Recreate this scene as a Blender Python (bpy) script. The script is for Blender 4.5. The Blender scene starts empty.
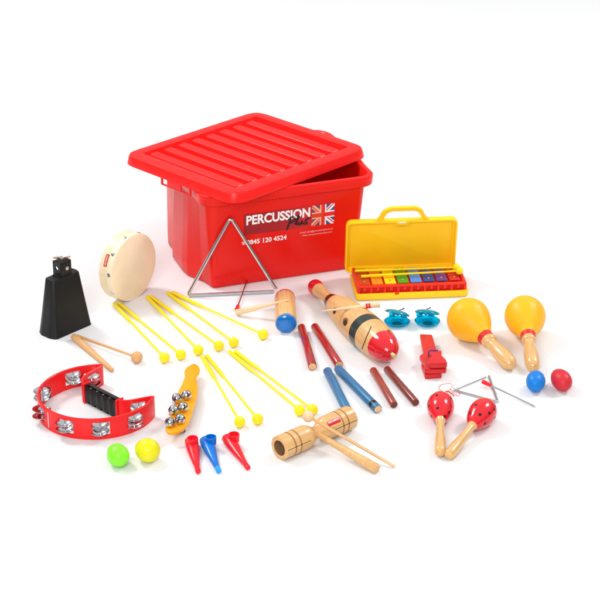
import bpy, math, random
from mathutils import Vector, Matrix
random.seed(7)
S = 0.01                       # everything below is written in centimetres
sc = bpy.context.scene
col = sc.collection
PI = math.pi
def R(d): return math.radians(d)

# ------------------------------------------------------------------ camera
CAM_H, FOC, PITCH = 150.0, 1800.0, R(25)
cam_d = bpy.data.cameras.new('camera'); cam = bpy.data.objects.new('camera', cam_d)
col.objects.link(cam); sc.camera = cam
cam.location = (0, 0, CAM_H * S); cam.rotation_euler = (PI / 2 - PITCH, 0, 0)
cam_d.sensor_width = 36; cam_d.lens = FOC / 600 * 36; cam_d.clip_start = .05; cam_d.clip_end = 100

def G(px, py, h=0.0):
    """point (cm) of the table plane at height h that the photograph shows at (px,py)"""
    c, s = math.cos(PITCH), math.sin(PITCH)
    x, y, z = (px - 300) / FOC, 1.0, -(py - 300) / FOC
    v = Vector((x, y * c + z * s, -y * s + z * c))
    k = (h - CAM_H) / v.z
    return Vector((v.x * k, v.y * k, h))

def project(p):
    c, s = math.cos(PITCH), math.sin(PITCH)
    dz = p.z - CAM_H; f = p.y * c - dz * s; u = p.y * s + dz * c
    return 300 + FOC * p.x / f, 300 - FOC * u / f

# ------------------------------------------------------------------ materials
def mat_new(name):
    m = bpy.data.materials.new(name); m.use_nodes = True
    nt = m.node_tree; b = nt.nodes['Principled BSDF']
    return m, nt, b
def plastic(name, rgb, rough=.3, sss=0.0, coat=0.0, var=.06, bump=.02, bscale=900, metal=0.0, trans=0.0, ior=1.46, thin=0.0, spec=.36, wave=0.0):
    m, nt, b = mat_new(name)
    b.inputs['Roughness'].default_value = rough
    b.inputs['Metallic'].default_value = metal
    b.inputs['IOR'].default_value = ior
    b.inputs['Coat Weight'].default_value = coat
    b.inputs['Coat Roughness'].default_value = .08
    b.inputs['Specular IOR Level'].default_value = .5 if (metal or trans) else spec
    if trans: b.inputs['Transmission Weight'].default_value = trans
    if sss:
        b.inputs['Subsurface Weight'].default_value = sss
        b.inputs['Subsurface Radius'].default_value = (1.0, .35, .25)
        b.inputs['Subsurface Scale'].default_value = .006
    tc = nt.nodes.new('ShaderNodeTexCoord')
    n = nt.nodes.new('ShaderNodeTexNoise'); n.inputs['Scale'].default_value = 25; n.inputs['Detail'].default_value = 4
    nt.links.new(tc.outputs['Object'], n.inputs['Vector'])
    mx = nt.nodes.new('ShaderNodeMix'); mx.data_type = 'RGBA'
    mx.inputs[6].default_value = (*[max(0, v * (1 - var)) for v in rgb], 1)
    mx.inputs[7].default_value = (*[min(1, v * (1 + var)) for v in rgb], 1)
    nt.links.new(n.outputs['Fac'], mx.inputs[0])
    oi = nt.nodes.new('ShaderNodeObjectInfo'); mr0 = nt.nodes.new('ShaderNodeMapRange')      # no two pieces quite the same shade
    mr0.inputs['To Min'].default_value = .965; mr0.inputs['To Max'].default_value = 1.035
    hs = nt.nodes.new('ShaderNodeHueSaturation'); nt.links.new(oi.outputs['Random'], mr0.inputs['Value']); nt.links.new(mr0.outputs[0], hs.inputs['Value'])
    nt.links.new(mx.outputs[2], hs.inputs['Color']); nt.links.new(hs.outputs[0], b.inputs['Base Color'])
    if rough > .05:        # handled plastic: gloss varies in faint smears and fine scratches
        n3 = nt.nodes.new('ShaderNodeTexNoise'); n3.inputs['Scale'].default_value = 45; n3.inputs['Detail'].default_value = 4; n3.inputs['Distortion'].default_value = 1.5
        nt.links.new(tc.outputs['Object'], n3.inputs['Vector'])
        mr = nt.nodes.new('ShaderNodeMapRange'); mr.inputs['From Min'].default_value = .35; mr.inputs['From Max'].default_value = .7
        mr.inputs['To Min'].default_value = rough * .9; mr.inputs['To Max'].default_value = rough * 1.15
        nt.links.new(n3.outputs['Fac'], mr.inputs['Value']); nt.links.new(mr.outputs[0], b.inputs['Roughness'])
    if bump:
        n2 = nt.nodes.new('ShaderNodeTexNoise'); n2.inputs['Scale'].default_value = bscale; n2.inputs['Detail'].default_value = 2
        nt.links.new(tc.outputs['Object'], n2.inputs['Vector'])
        bp = nt.nodes.new('ShaderNodeBump'); bp.inputs['Strength'].default_value = bump * 4; bp.inputs['Distance'].default_value = .0003
        nt.links.new(n2.outputs['Fac'], bp.inputs['Height']); nt.links.new(bp.outputs['Normal'], b.inputs['Normal'])
        if wave:           # the slight sag and warp of a large moulding
            n4 = nt.nodes.new('ShaderNodeTexNoise'); n4.inputs['Scale'].default_value = 9; n4.inputs['Detail'].default_value = 1
            nt.links.new(tc.outputs['Object'], n4.inputs['Vector'])
            b4 = nt.nodes.new('ShaderNodeBump'); b4.inputs['Strength'].default_value = wave; b4.inputs['Distance'].default_value = .004
            nt.links.new(n4.outputs['Fac'], b4.inputs['Height']); nt.links.new(b4.outputs['Normal'], bp.inputs['Normal'])
    if thin:      # light passing through thin coloured plastic
        tl = nt.nodes.new('ShaderNodeBsdfTranslucent'); ms = nt.nodes.new('ShaderNodeMixShader'); ms.inputs[0].default_value = thin
        nt.links.new(mx.outputs[2], tl.inputs['Color']); nt.links.new(b.outputs[0], ms.inputs[1]); nt.links.new(tl.outputs[0], ms.inputs[2])
        nt.links.new(ms.outputs[0], nt.nodes['Material Output'].inputs['Surface'])
    return m
def wood(name, light, dark, rough=.38, grain=(12, 260, 260), coat=.25, contrast=(.35, .7), fine=True):
    m, nt, b = mat_new(name)
    b.inputs['Roughness'].default_value = rough; b.inputs['Coat Weight'].default_value = coat
    b.inputs['Coat Roughness'].default_value = .15
    tc = nt.nodes.new('ShaderNodeTexCoord'); mp = nt.nodes.new('ShaderNodeMapping')
    mp.inputs['Scale'].default_value = grain
    oi = nt.nodes.new('ShaderNodeObjectInfo')
    ad = nt.nodes.new('ShaderNodeVectorMath'); ad.operation = 'ADD'
    mu = nt.nodes.new('ShaderNodeMath'); mu.operation = 'MULTIPLY'; mu.inputs[1].default_value = 37
    nt.links.new(oi.outputs['Random'], mu.inputs[0])
    nt.links.new(tc.outputs['Object'], mp.inputs['Vector'])
    nt.links.new(mp.outputs['Vector'], ad.inputs[0]); nt.links.new(mu.outputs[0], ad.inputs[1])
    n = nt.nodes.new('ShaderNodeTexNoise'); n.inputs['Scale'].default_value = 1; n.inputs['Detail'].default_value = 5
    n.inputs['Roughness'].default_value = .6; n.inputs['Distortion'].default_value = .6
    nt.links.new(ad.outputs[0], n.inputs['Vector'])
    cr = nt.nodes.new('ShaderNodeValToRGB')
    cr.color_ramp.elements[0].position = contrast[0]; cr.color_ramp.elements[0].color = (*dark, 1)
    cr.color_ramp.elements[1].position = contrast[1]; cr.color_ramp.elements[1].color = (*light, 1)
    nt.links.new(n.outputs['Fac'], cr.inputs['Fac']); nt.links.new(cr.outputs['Color'], b.inputs['Base Color'])
    bp = nt.nodes.new('ShaderNodeBump'); bp.inputs['Strength'].default_value = .12; bp.inputs['Distance'].default_value = .0003
    nt.links.new(n.outputs['Fac'], bp.inputs['Height']); nt.links.new(bp.outputs['Normal'], b.inputs['Normal'])
    return m
def metal(name, rgb, rough): return plastic(name, rgb, rough, metal=1.0, bump=.01, bscale=400)

M = dict(
    tub=plastic('red_box_plastic', (.90, .013, .008), .24, var=.03, bscale=500, thin=.18, wave=.6),
    lid=plastic('red_lid_plastic', (.90, .016, .014), .32, var=.03, bscale=500, thin=.15, wave=.4),
    yel=plastic('yellow_mallet_plastic', (.93, .70, .006), .38, sss=.1),
    case=plastic('yellow_case_plastic', (.97, .575, .008), .4, bump=.05, sss=.1, wave=.4),
    jred=plastic('red_tambourine_plastic', (.80, .012, .014), .28, sss=.05),
    gred=plastic('red_frame_plastic', (.78, .020, .008), .35, sss=.05),
    black=plastic('black_painted_steel', (.004, .004, .0045), .42, bump=.25, bscale=1500),
    grip=plastic('black_grip_plastic', (.012, .012, .013), .3, bump=.1),
    chrome=metal('chrome_steel', (.60, .61, .64), .1),
    steel=metal('dull_steel', (.52, .52, .53), .28),
    brass=metal('pale_brass', (.72, .58, .44), .35),
    orange=plastic('orange_maraca_plastic', (.93, .43, .008), .42, sss=.1),
    orange2=plastic('orange_bell_stick_plastic', (.90, .36, .006), .3, sss=.1),
    mred=plastic('red_lacquer', (.68, .008, .018), .16, coat=.6, bump=0),
    bandred=plastic('red_band_paint', (.62, .018, .02), .4),
    blackpaint=plastic('black_paint', (.012, .012, .013), .3, bump=0),
    greenpaint=plastic('dark_green_paint', (.012, .035, .03), .3, coat=.3),
    maroonpaint=plastic('dark_maroon_paint', (.035, .008, .008), .3, coat=.3),
    blue=plastic('blue_lacquer', (.0, .16, .54), .15, coat=.6, bump=0),
    eggblue=plastic('blue_egg_plastic', (.0, .18, .60), .42, bump=.05),
    eggred=plastic('red_egg_plastic', (.62, .02, .035), .45, bump=.05),
    egggreen=plastic('lime_egg_plastic', (.24, .82, .03), .3, sss=.2, bump=.02),
    eggyellow=plastic('yellow_egg_plastic', (.76, .70, .01), .3, sss=.2, bump=.02),
    kred=plastic('red_kazoo_plastic', (.80, .01, .02), .22, sss=.1),
    kblue=plastic('blue_kazoo_plastic', (.0, .15, .58), .22, sss=.1),
    kbluetip=plastic('light_blue_kazoo_plastic', (.01, .33, .85), .22, sss=.1),
    turq=plastic('clear_turquoise_plastic', (.0, .70, 1.0), .06, trans=.85, ior=1.35, bump=0),
    clap=plastic('red_painted_wood', (.58, .012, .016), .32, coat=.2, bump=.15, bscale=250),
    cord=plastic('blue_elastic_cord', (.02, .07, .28), .6),
    redcord=plastic('red_cord', (.70, .05, .03), .6),
    redgrip=plastic('red_rubber_grip', (.78, .015, .012), .35),
    oak=wood('varnished_beech', (.77, .47, .205), (.63, .34, .12)),
    pale=wood('pale_wood', (.82, .62, .40), (.74, .51, .29), rough=.5, coat=.05),
    stick=wood('plain_beech_stick', (.72, .41, .17), (.60, .30, .11), rough=.5, coat=.05),
    hwood=wood('golden_handle_wood', (.76, .46, .19), (.63, .33, .10), rough=.25, coat=.5),
    drumwood=wood('pale_ply_hoop', (.88, .72, .47), (.80, .62, .38), rough=.5, grain=(60, 60, 160), coat=.1),
    skin=plastic('drum_skin', (.88, .73, .52), .5, sss=.1, var=.13, bump=.06, bscale=200),
    skinedge=plastic('drum_skin_edge', (.80, .52, .36), .5, var=.1),
    clred=wood('red_lacquered_wood', (.50, .010, .012), (.28, .005, .009), rough=.2, coat=.6, grain=(10, 120, 120)),
    clblue=wood('blue_stained_wood', (.03, .19, .38), (.018, .12, .27), rough=.42, coat=.1),
    cldark=wood('rosewood_dark', (.26, .035, .02), (.13, .015, .010), rough=.35, coat=.3),
    clrose=wood('rosewood_red', (.40, .055, .028), (.26, .028, .016), rough=.35, coat=.3),
    rosend=wood('rosewood_end', (.17, .02, .016), (.08, .01, .008), rough=.5, coat=.1),
    cedge=wood('clave_end_wood', (.78, .49, .24), (.66, .36, .14), rough=.5, grain=(150, 90, 90)),
    hole=plastic('hollow_shade_brown', (.05, .02, .008), .8),  # near-black brown painted in for the shade inside holes and bore ends
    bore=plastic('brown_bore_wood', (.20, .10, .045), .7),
    groove=plastic('dark_groove', (.36, .17, .06), .6),  # grooves darker brown than the rest of the barrel
    slit=plastic('black_slit', (.02, .01, .006), .9),
    label=plastic('red_label', (.60, .015, .02), .4),
    white=plastic('white_print', (.88, .88, .88), .5, bump=0, var=.01),
    flagwarm=plastic('flag_faded_cream', (.85, .42, .30), .5, bump=0),
    flagblue=plastic('flag_blue', (.03, .085, .33), .5, bump=0),
    flagdark=plastic('flag_faded_blue', (.20, .05, .09), .5, bump=0),
    flagred=plastic('flag_red', (.78, .02, .02), .5, bump=0),
    flagwarmred=plastic('flag_faded_red', (.70, .05, .02), .5, bump=0),
    phone=plastic('pale_red_print', (.86, .50, .50), .5, bump=0),
)
# sticker: dark red that fades to box red on its right
def sticker_mat():
    m, nt, b = mat_new('fading_dark_red_sticker'); b.inputs['Roughness'].default_value = .3
    tc = nt.nodes.new('ShaderNodeTexCoord'); sp = nt.nodes.new('ShaderNodeSeparateXYZ')
    nt.links.new(tc.outputs['Generated'], sp.inputs[0])
    cr = nt.nodes.new('ShaderNodeValToRGB'); e = cr.color_ramp.elements
    e[0].position = 0; e[0].color = (.29, .004, .010, 1); e[1].position = 1; e[1].color = (.80, .006, .009, 1)
    x = e.new(.5); x.color = (.40, .005, .012, 1)
    nt.links.new(sp.outputs['X'], cr.inputs['Fac']); nt.links.new(cr.outputs['Color'], b.inputs['Base Color'])
    return m
M['sticker'] = sticker_mat()
def bar_mat(n, c): return plastic('bar_' + n, c, .28, coat=.2, bump=0)

# ------------------------------------------------------------------ mesh builder
class MB:
    def __init__(s): s.v = []; s.f = []; s.m = []; s.mats = []
    def mi(s, m):
        if m not in s.mats: s.mats.append(m)
        return s.mats.index(m)
    def add(s, vs, fs, m, X=None):
        o = len(s.v); k = s.mi(m)
        for p in vs:
            p = Vector(p); s.v.append(X @ p if X is not None else p)
        for f in fs: s.f.append([i + o for i in f]); s.m.append(k)
    def build(s, name, parent=None, X=None, angle=35, fix=True):
        me = bpy.data.meshes.new(name)
        me.from_pydata([tuple(p * S) for p in s.v], [], s.f)
        for m in s.mats: me.materials.append(m)
        me.polygons.foreach_set('material_index', s.m)
        if fix:
            import bmesh
            bm = bmesh.new(); bm.from_mesh(me)
            bmesh.ops.remove_doubles(bm, verts=bm.verts, dist=1e-6)
            bmesh.ops.recalc_face_normals(bm, faces=bm.faces); bm.to_mesh(me); bm.free()
        me.shade_smooth(); me.set_sharp_from_angle(angle=R(angle)); me.update()
        o = bpy.data.objects.new(name, me); col.objects.link(o)
        if parent is not None: o.parent = parent
        if X is not None: o.matrix_world = scaleX(X)
        return o
def scaleX(X):
    Y = X.copy(); Y.translation = X.translation * S; return Y

def lathe(mb, prof, m, n=40, X=None, axis='X', skip=None, cap0=True, cap1=True):
    """prof: (along, radius[, material]) list; the surface from point i to i+1 takes material of i"""
    rings = []
    vs = []
    for p in prof:
        a, r = p[0], max(p[1], 1e-4)
        ring = []
        for j in range(n):
            t = 2 * PI * j / n; c_, s_ = r * math.cos(t), r * math.sin(t)
            ring.append(len(vs)); vs.append((a, c_, s_) if axis == 'X' else (c_, s_, a))
        rings.append(ring)
    bym = {}
    for i in range(len(prof) - 1):
        mm = prof[i][2] if len(prof[i]) > 2 and prof[i][2] is not None else m
        for j in range(n):
            if skip and skip(i, j): continue
            k = (j + 1) % n
            bym.setdefault(id(mm), (mm, []))[1].append([rings[i][j], rings[i][k], rings[i + 1][k], rings[i + 1][j]])
    m0 = prof[0][2] if len(prof[0]) > 2 and prof[0][2] is not None else m
    m1 = prof[-1][2] if len(prof[-1]) > 2 and prof[-1][2] is not None else m
    if cap0 and prof[0][1] > .01: bym.setdefault(id(m0), (m0, []))[1].append(rings[0][::-1])
    if cap1 and prof[-1][1] > .01: bym.setdefault(id(m1), (m1, []))[1].append(rings[-1])
    o = len(mb.v)
    for p in vs:
        p = Vector(p); mb.v.append(X @ p if X is not None else p)
    for mm, fs in bym.values():
        k = mb.mi(mm)
        for f in fs: mb.f.append([i + o for i in f]); mb.m.append(k)
def tube(mb, pts, r, m, n=12, closed=False, X=None, flat=1.0, up=None):
    pts = [Vector(p) for p in pts]; N = len(pts)
    rs = r if isinstance(r, (list, tuple)) else [r] * N
    vs, fs = [], []; prev = None
    for i, p in enumerate(pts):
        if closed: d = pts[(i + 1) % N] - pts[i - 1]
        else: d = pts[min(i + 1, N - 1)] - pts[max(i - 1, 0)]
        d.normalize()
        a = prev if prev is not None else (Vector(up) if up else (Vector((0, 0, 1)) if abs(d.z) < .9 else Vector((1, 0, 0))))
        a = (a - d * a.dot(d)).normalized(); prev = a; b_ = d.cross(a)
        for j in range(n):
            t = 2 * PI * j / n
            vs.append(p + (a * math.cos(t) * flat + b_ * math.sin(t)) * rs[i])
    for i in range(N if closed else N - 1):
        k = (i + 1) % N
        for j in range(n):
            l = (j + 1) % n; fs.append([i * n + j, i * n + l, k * n + l, k * n + j])
    if not closed: fs.append(list(range(n))[::-1]); fs.append([(N - 1) * n + j for j in range(n)])
    mb.add(vs, fs, m, X)
def rounded(pts, r, seg=6):
    """rounded polygon; r a number or one per corner"""
    out = []; N = len(pts)
    for i in range(N):
        p = Vector(pts[i]).to_2d(); a = Vector(pts[i - 1]).to_2d(); b = Vector(pts[(i + 1) % N]).to_2d()
        rr = r[i] if isinstance(r, (list, tuple)) else r
        da, db = (a - p), (b - p); la, lb = da.length, db.length
        if rr <= 0: out.append(p); continue
        da /= la; db /= lb
        ang = da.angle(db); d = min(rr / math.tan(ang / 2), la * .48, lb * .48)
        for k in range(seg + 1):
            t = k / seg
            out.append((p + da * d) * (1 - t) ** 2 + p * 2 * t * (1 - t) + (p + db * d) * t * t)
    return out
def offset(pts, d):
    N = len(pts); out = []
    area = sum(pts[i].x * pts[(i + 1) % N].y - pts[(i + 1) % N].x * pts[i].y for i in range(N))
    sg = 1 if area > 0 else -1
    for i in range(N):
        a, p, b = pts[i - 1], pts[i], pts[(i + 1) % N]
        e1, e2 = p - a, b - p
        if e1.length < 1e-6 or e2.length < 1e-6: out.append(p.copy()); continue
        n1 = Vector((e1.y, -e1.x)).normalized() * sg; n2 = Vector((e2.y, -e2.x)).normalized() * sg
        n = n1 + n2
        if n.length < 1e-6: n = n1
        n.normalize(); k = max(.5, n.dot(n1)); out.append(p + n * (d / k))
    return out
def loft(mb, rings, m, X=None, cap0=True, cap1=True, mats=None):
    """rings: list of (2d points, z)"""
    n = len(rings[0][0]); vs = []
    for pts, z in rings: vs += [(p[0], p[1], z) for p in pts]
    for i in range(len(rings) - 1):
        fs = [[i * n + j, i * n + (j + 1) % n, (i + 1) * n + (j + 1) % n, (i + 1) * n + j] for j in range(n)]
        if i == 0:
            if cap0: fs.append(list(range(n))[::-1])
        if i == len(rings) - 2 and cap1: fs.append([(len(rings) - 1) * n + j for j in range(n)])
        if i == 0: mb.add(vs, fs, m, X); base = len(mb.v) - len(vs)
        else:
            k = mb.mi(mats[i] if mats else m)
            for f in fs: mb.f.append([q + base for q in f]); mb.m.append(k)
def prism(mb, pts, z0, z1, m, bev=.1, X=None):
    pts = [Vector(p).to_2d() for p in pts]
    if bev <= 0: loft(mb, [(pts, z0), (pts, z1)], m, X); return
    i1 = offset(pts, -bev); i2 = offset(pts, -bev * .3)
    loft(mb, [(i1, z0), (i2, z0 + bev * .3), (pts, z0 + bev), (pts, z1 - bev), (i2, z1 - bev * .3), (i1, z1)], m, X)
def rect(x0, y0, x1, y1): return [(x0, y0), (x1, y0), (x1, y1), (x0, y1)]
def rbox(mb, x0, y0, z0, x1, y1, z1, m, r=.2, bev=.1, X=None, seg=4):
    prism(mb, rounded(rect(x0, y0, x1, y1), r, seg), z0, z1, m, bev, X)
def ball(mb, c, r, m, n=28, k=18, X=None, sx=1, sy=1, sz=1, skip=None):
    T = Matrix.Translation(Vector(c)) @ Matrix.Diagonal((sx, sy, sz, 1))
    if X is not None: T = X @ T
    lathe(mb, [(-r * math.cos(PI * i / k), r * math.sin(PI * i / k)) for i in range(k + 1)], m, n, T, 'Z', skip)
def smooth(prof, k=5):
    """Catmull-Rom through a (a, r) profile"""
    out = []
    P = [prof[0]] + list(prof) + [prof[-1]]
    for i in range(1, len(P) - 2):
        for j in range(k):
            t = j / k
            q = []
            for c in range(2):
                p0, p1, p2, p3 = P[i - 1][c], P[i][c], P[i + 1][c], P[i + 2][c]
                q.append(.5 * (2 * p1 + (p2 - p0) * t + (2 * p0 - 5 * p1 + 4 * p2 - p3) * t * t + (3 * p1 - p0 - 3 * p2 + p3) * t ** 3))
            out.append((q[0], max(0, q[1])))
    out.append(tuple(prof[-1][:2])); return out
def rad_at(prof, a):
    for (a0, r0), (a1, r1) in zip(prof, prof[1:]):
        if a0 <= a <= a1: return r0 + (r1 - r0) * (a - a0) / max(1e-9, a1 - a0)
    return prof[-1][1]
def on_lathe(prof, a, phi, lift=.02):
    r = rad_at(prof, a) + lift
    return Vector((a, r * math.cos(phi), r * math.sin(phi)))
def spot(mb, prof, a, phi, ra, rb, m, lift=.03, n=20, rings=3):
    """an elliptical painted spot lying on a lathed surface (a along, phi round)"""
    r = rad_at(prof, a); vs = [on_lathe(prof, a, phi, lift)]; fs = []
    for k in range(1, rings + 1):
        for j in range(n):
            t = 2 * PI * j / n; f = k / rings
            vs.append(on_lathe(prof, a + ra * f * math.cos(t), phi + rb * f * math.sin(t) / r, lift if k < rings else lift * .3))
    for j in range(n): fs.append([0, 1 + j, 1 + (j + 1) % n])
    for k in range(rings - 1):
        for j in range(n):
            l = (j + 1) % n; fs.append([1 + k * n + j, 1 + (k + 1) * n + j, 1 + (k + 1) * n + l, 1 + k * n + l])
    mb.add(vs, fs, m)
def where(prof, X, px, py):
    """(along, phi) of the point of a lathed surface that the photograph shows at (px,py)"""
    best = None; C = Vector((0, 0, CAM_H)); a0, a1 = prof[0][0], prof[-1][0]; R3 = X.to_3x3()
    for i in range(161):
        a = a0 + (a1 - a0) * (i + .5) / 162; r = rad_at(prof, a)
        for j in range(180):
            ph = 2 * PI * j / 180; n = R3 @ Vector((0, math.cos(ph), math.sin(ph))); p = X @ Vector((a, r * math.cos(ph), r * math.sin(ph)))
            if n.dot(C - p) < 0: continue
            q = project(p); d = (q[0] - px) ** 2 + (q[1] - py) ** 2
            if best is None or d < best[0]: best = (d, a, ph)
    return best[1], best[2]
def patch(mb, prof, a0, p0, a1, p1, m, w=None, lift=.03, k=10):
    """a strip on a lathed surface from (a0,phi0) to (a1,phi1), width w round"""
    vs, fs = [], []
    for i in range(k + 1):
        t = i / k; a = a0 + (a1 - a0) * t; p = p0 + (p1 - p0) * t
        d = Vector((a1 - a0, (p1 - p0) * rad_at(prof, a))).normalized(); nx, ny = -d.y * w / 2, d.x * w / 2
        r = rad_at(prof, a)
        vs += [on_lathe(prof, a + nx, p + ny / r, lift), on_lathe(prof, a - nx, p - ny / r, lift)]
    for i in range(k): fs.append([2 * i, 2 * i + 1, 2 * i + 3, 2 * i + 2])
    mb.add(vs, fs, m)

# ------------------------------------------------------------------ things
def tag(o, label=None, cat=None, group=None, kind=None):
    if label: o['label'] = label
    if cat: o['category'] = cat
    if group: o['group'] = group
    if kind: o['kind'] = kind
    return o
def thing(name, label, cat, X, group=None):
    o = bpy.data.objects.new(name, None); col.objects.link(o); o.empty_display_size = .02
    o.matrix_world = scaleX(X); return tag(o, label, cat, group)
def dup(root, X, label, group=None):
    r = root.copy(); col.objects.link(r); r.matrix_world = scaleX(X); r['label'] = label
    if group: r['group'] = group
    for ch in list(root.children):
        c = ch.copy(); col.objects.link(c); c.parent = r
        for g in ch.children:
            d = g.copy(); col.objects.link(d); d.parent = c
    return r
def pose(A, B, roll=0.0, up=(0, 0, 1)):
    """frame with origin A, local X towards B, local Z as near to up as can be"""
    A, B = Vector(A), Vector(B)
    x = (B - A).normalized(); u = Vector(up); z = (u - x * u.dot(x)).normalized(); y = z.cross(x)
    X = Matrix((x, y, z)).transposed().to_4x4(); X.translation = A
    return X @ Matrix.Rotation(roll, 4, 'X')
def at(p, rz=0.0, rx=0.0, ry=0.0):
    return Matrix.Translation(Vector(p)) @ Matrix.Rotation(rz, 4, 'Z') @ Matrix.Rotation(ry, 4, 'Y') @ Matrix.Rotation(rx, 4, 'X')

def text_mesh(s, height, bold=0.0, width=None, shear=0.0):
    """flat letters as (verts2d, faces) with cap height `height` and, if given, total width `width`"""
    cu = bpy.data.curves.new('t', 'FONT'); cu.body = s; cu.size = 1; cu.offset = bold; cu.shear = shear
    cu.resolution_u = 4; cu.fill_mode = 'FRONT'
    o = bpy.data.objects.new('t', cu); col.objects.link(o); bpy.context.view_layer.update()
    me = bpy.data.meshes.new_from_object(o.evaluated_get(bpy.context.evaluated_depsgraph_get()))
    vs = [Vector((v.co.x, v.co.y)) for v in me.vertices]; fs = [list(p.vertices) for p in me.polygons]
    bpy.data.objects.remove(o); bpy.data.curves.remove(cu); bpy.data.meshes.remove(me)
    x0 = min(v.x for v in vs); x1 = max(v.x for v in vs)
    kY = height / .73; kX = kY if width is None else width / (x1 - x0)
    return [Vector(((v.x - x0) * kX, v.y * kY)) for v in vs], fs

# ================================================================== SETTING
def setting():
    mb = MB()
    m, nt, b = mat_new('white_studio_paper')
    b.inputs['Roughness'].default_value = .55; b.inputs['Specular IOR Level'].default_value = .35
    tc = nt.nodes.new('ShaderNodeTexCoord'); n = nt.nodes.new('ShaderNodeTexNoise'); n.inputs['Scale'].default_value = 3
    nt.links.new(tc.outputs['Object'], n.inputs['Vector'])
    mx = nt.nodes.new('ShaderNodeMix'); mx.data_type = 'RGBA'
    mx.inputs[6].default_value = (.75, .753, .757, 1); mx.inputs[7].default_value = (.78, .783, .787, 1)
    nt.links.new(n.outputs['Fac'], mx.inputs[0]); nt.links.new(mx.outputs[2], b.inputs['Base Color'])
    # studio sweep: flat sheet curving up far behind the things
    xs = (-900, 900); ys = [(-300, 0)] + [(700, 0)] + [(700 + 250 * math.sin(t * PI / 2 / 12), 160 - 160 * math.cos(t * PI / 2 / 12)) for t in range(1, 13)] 
    vs = [(x, y, z) for (y, z) in ys for x in xs]
    fs = [[2 * i, 2 * i + 1, 2 * i + 3, 2 * i + 2] for i in range(len(ys) - 1)]
    mb.add(vs, fs, m)
    tag(mb.build('ground', fix=False, angle=60), kind='structure')
setting()

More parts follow.
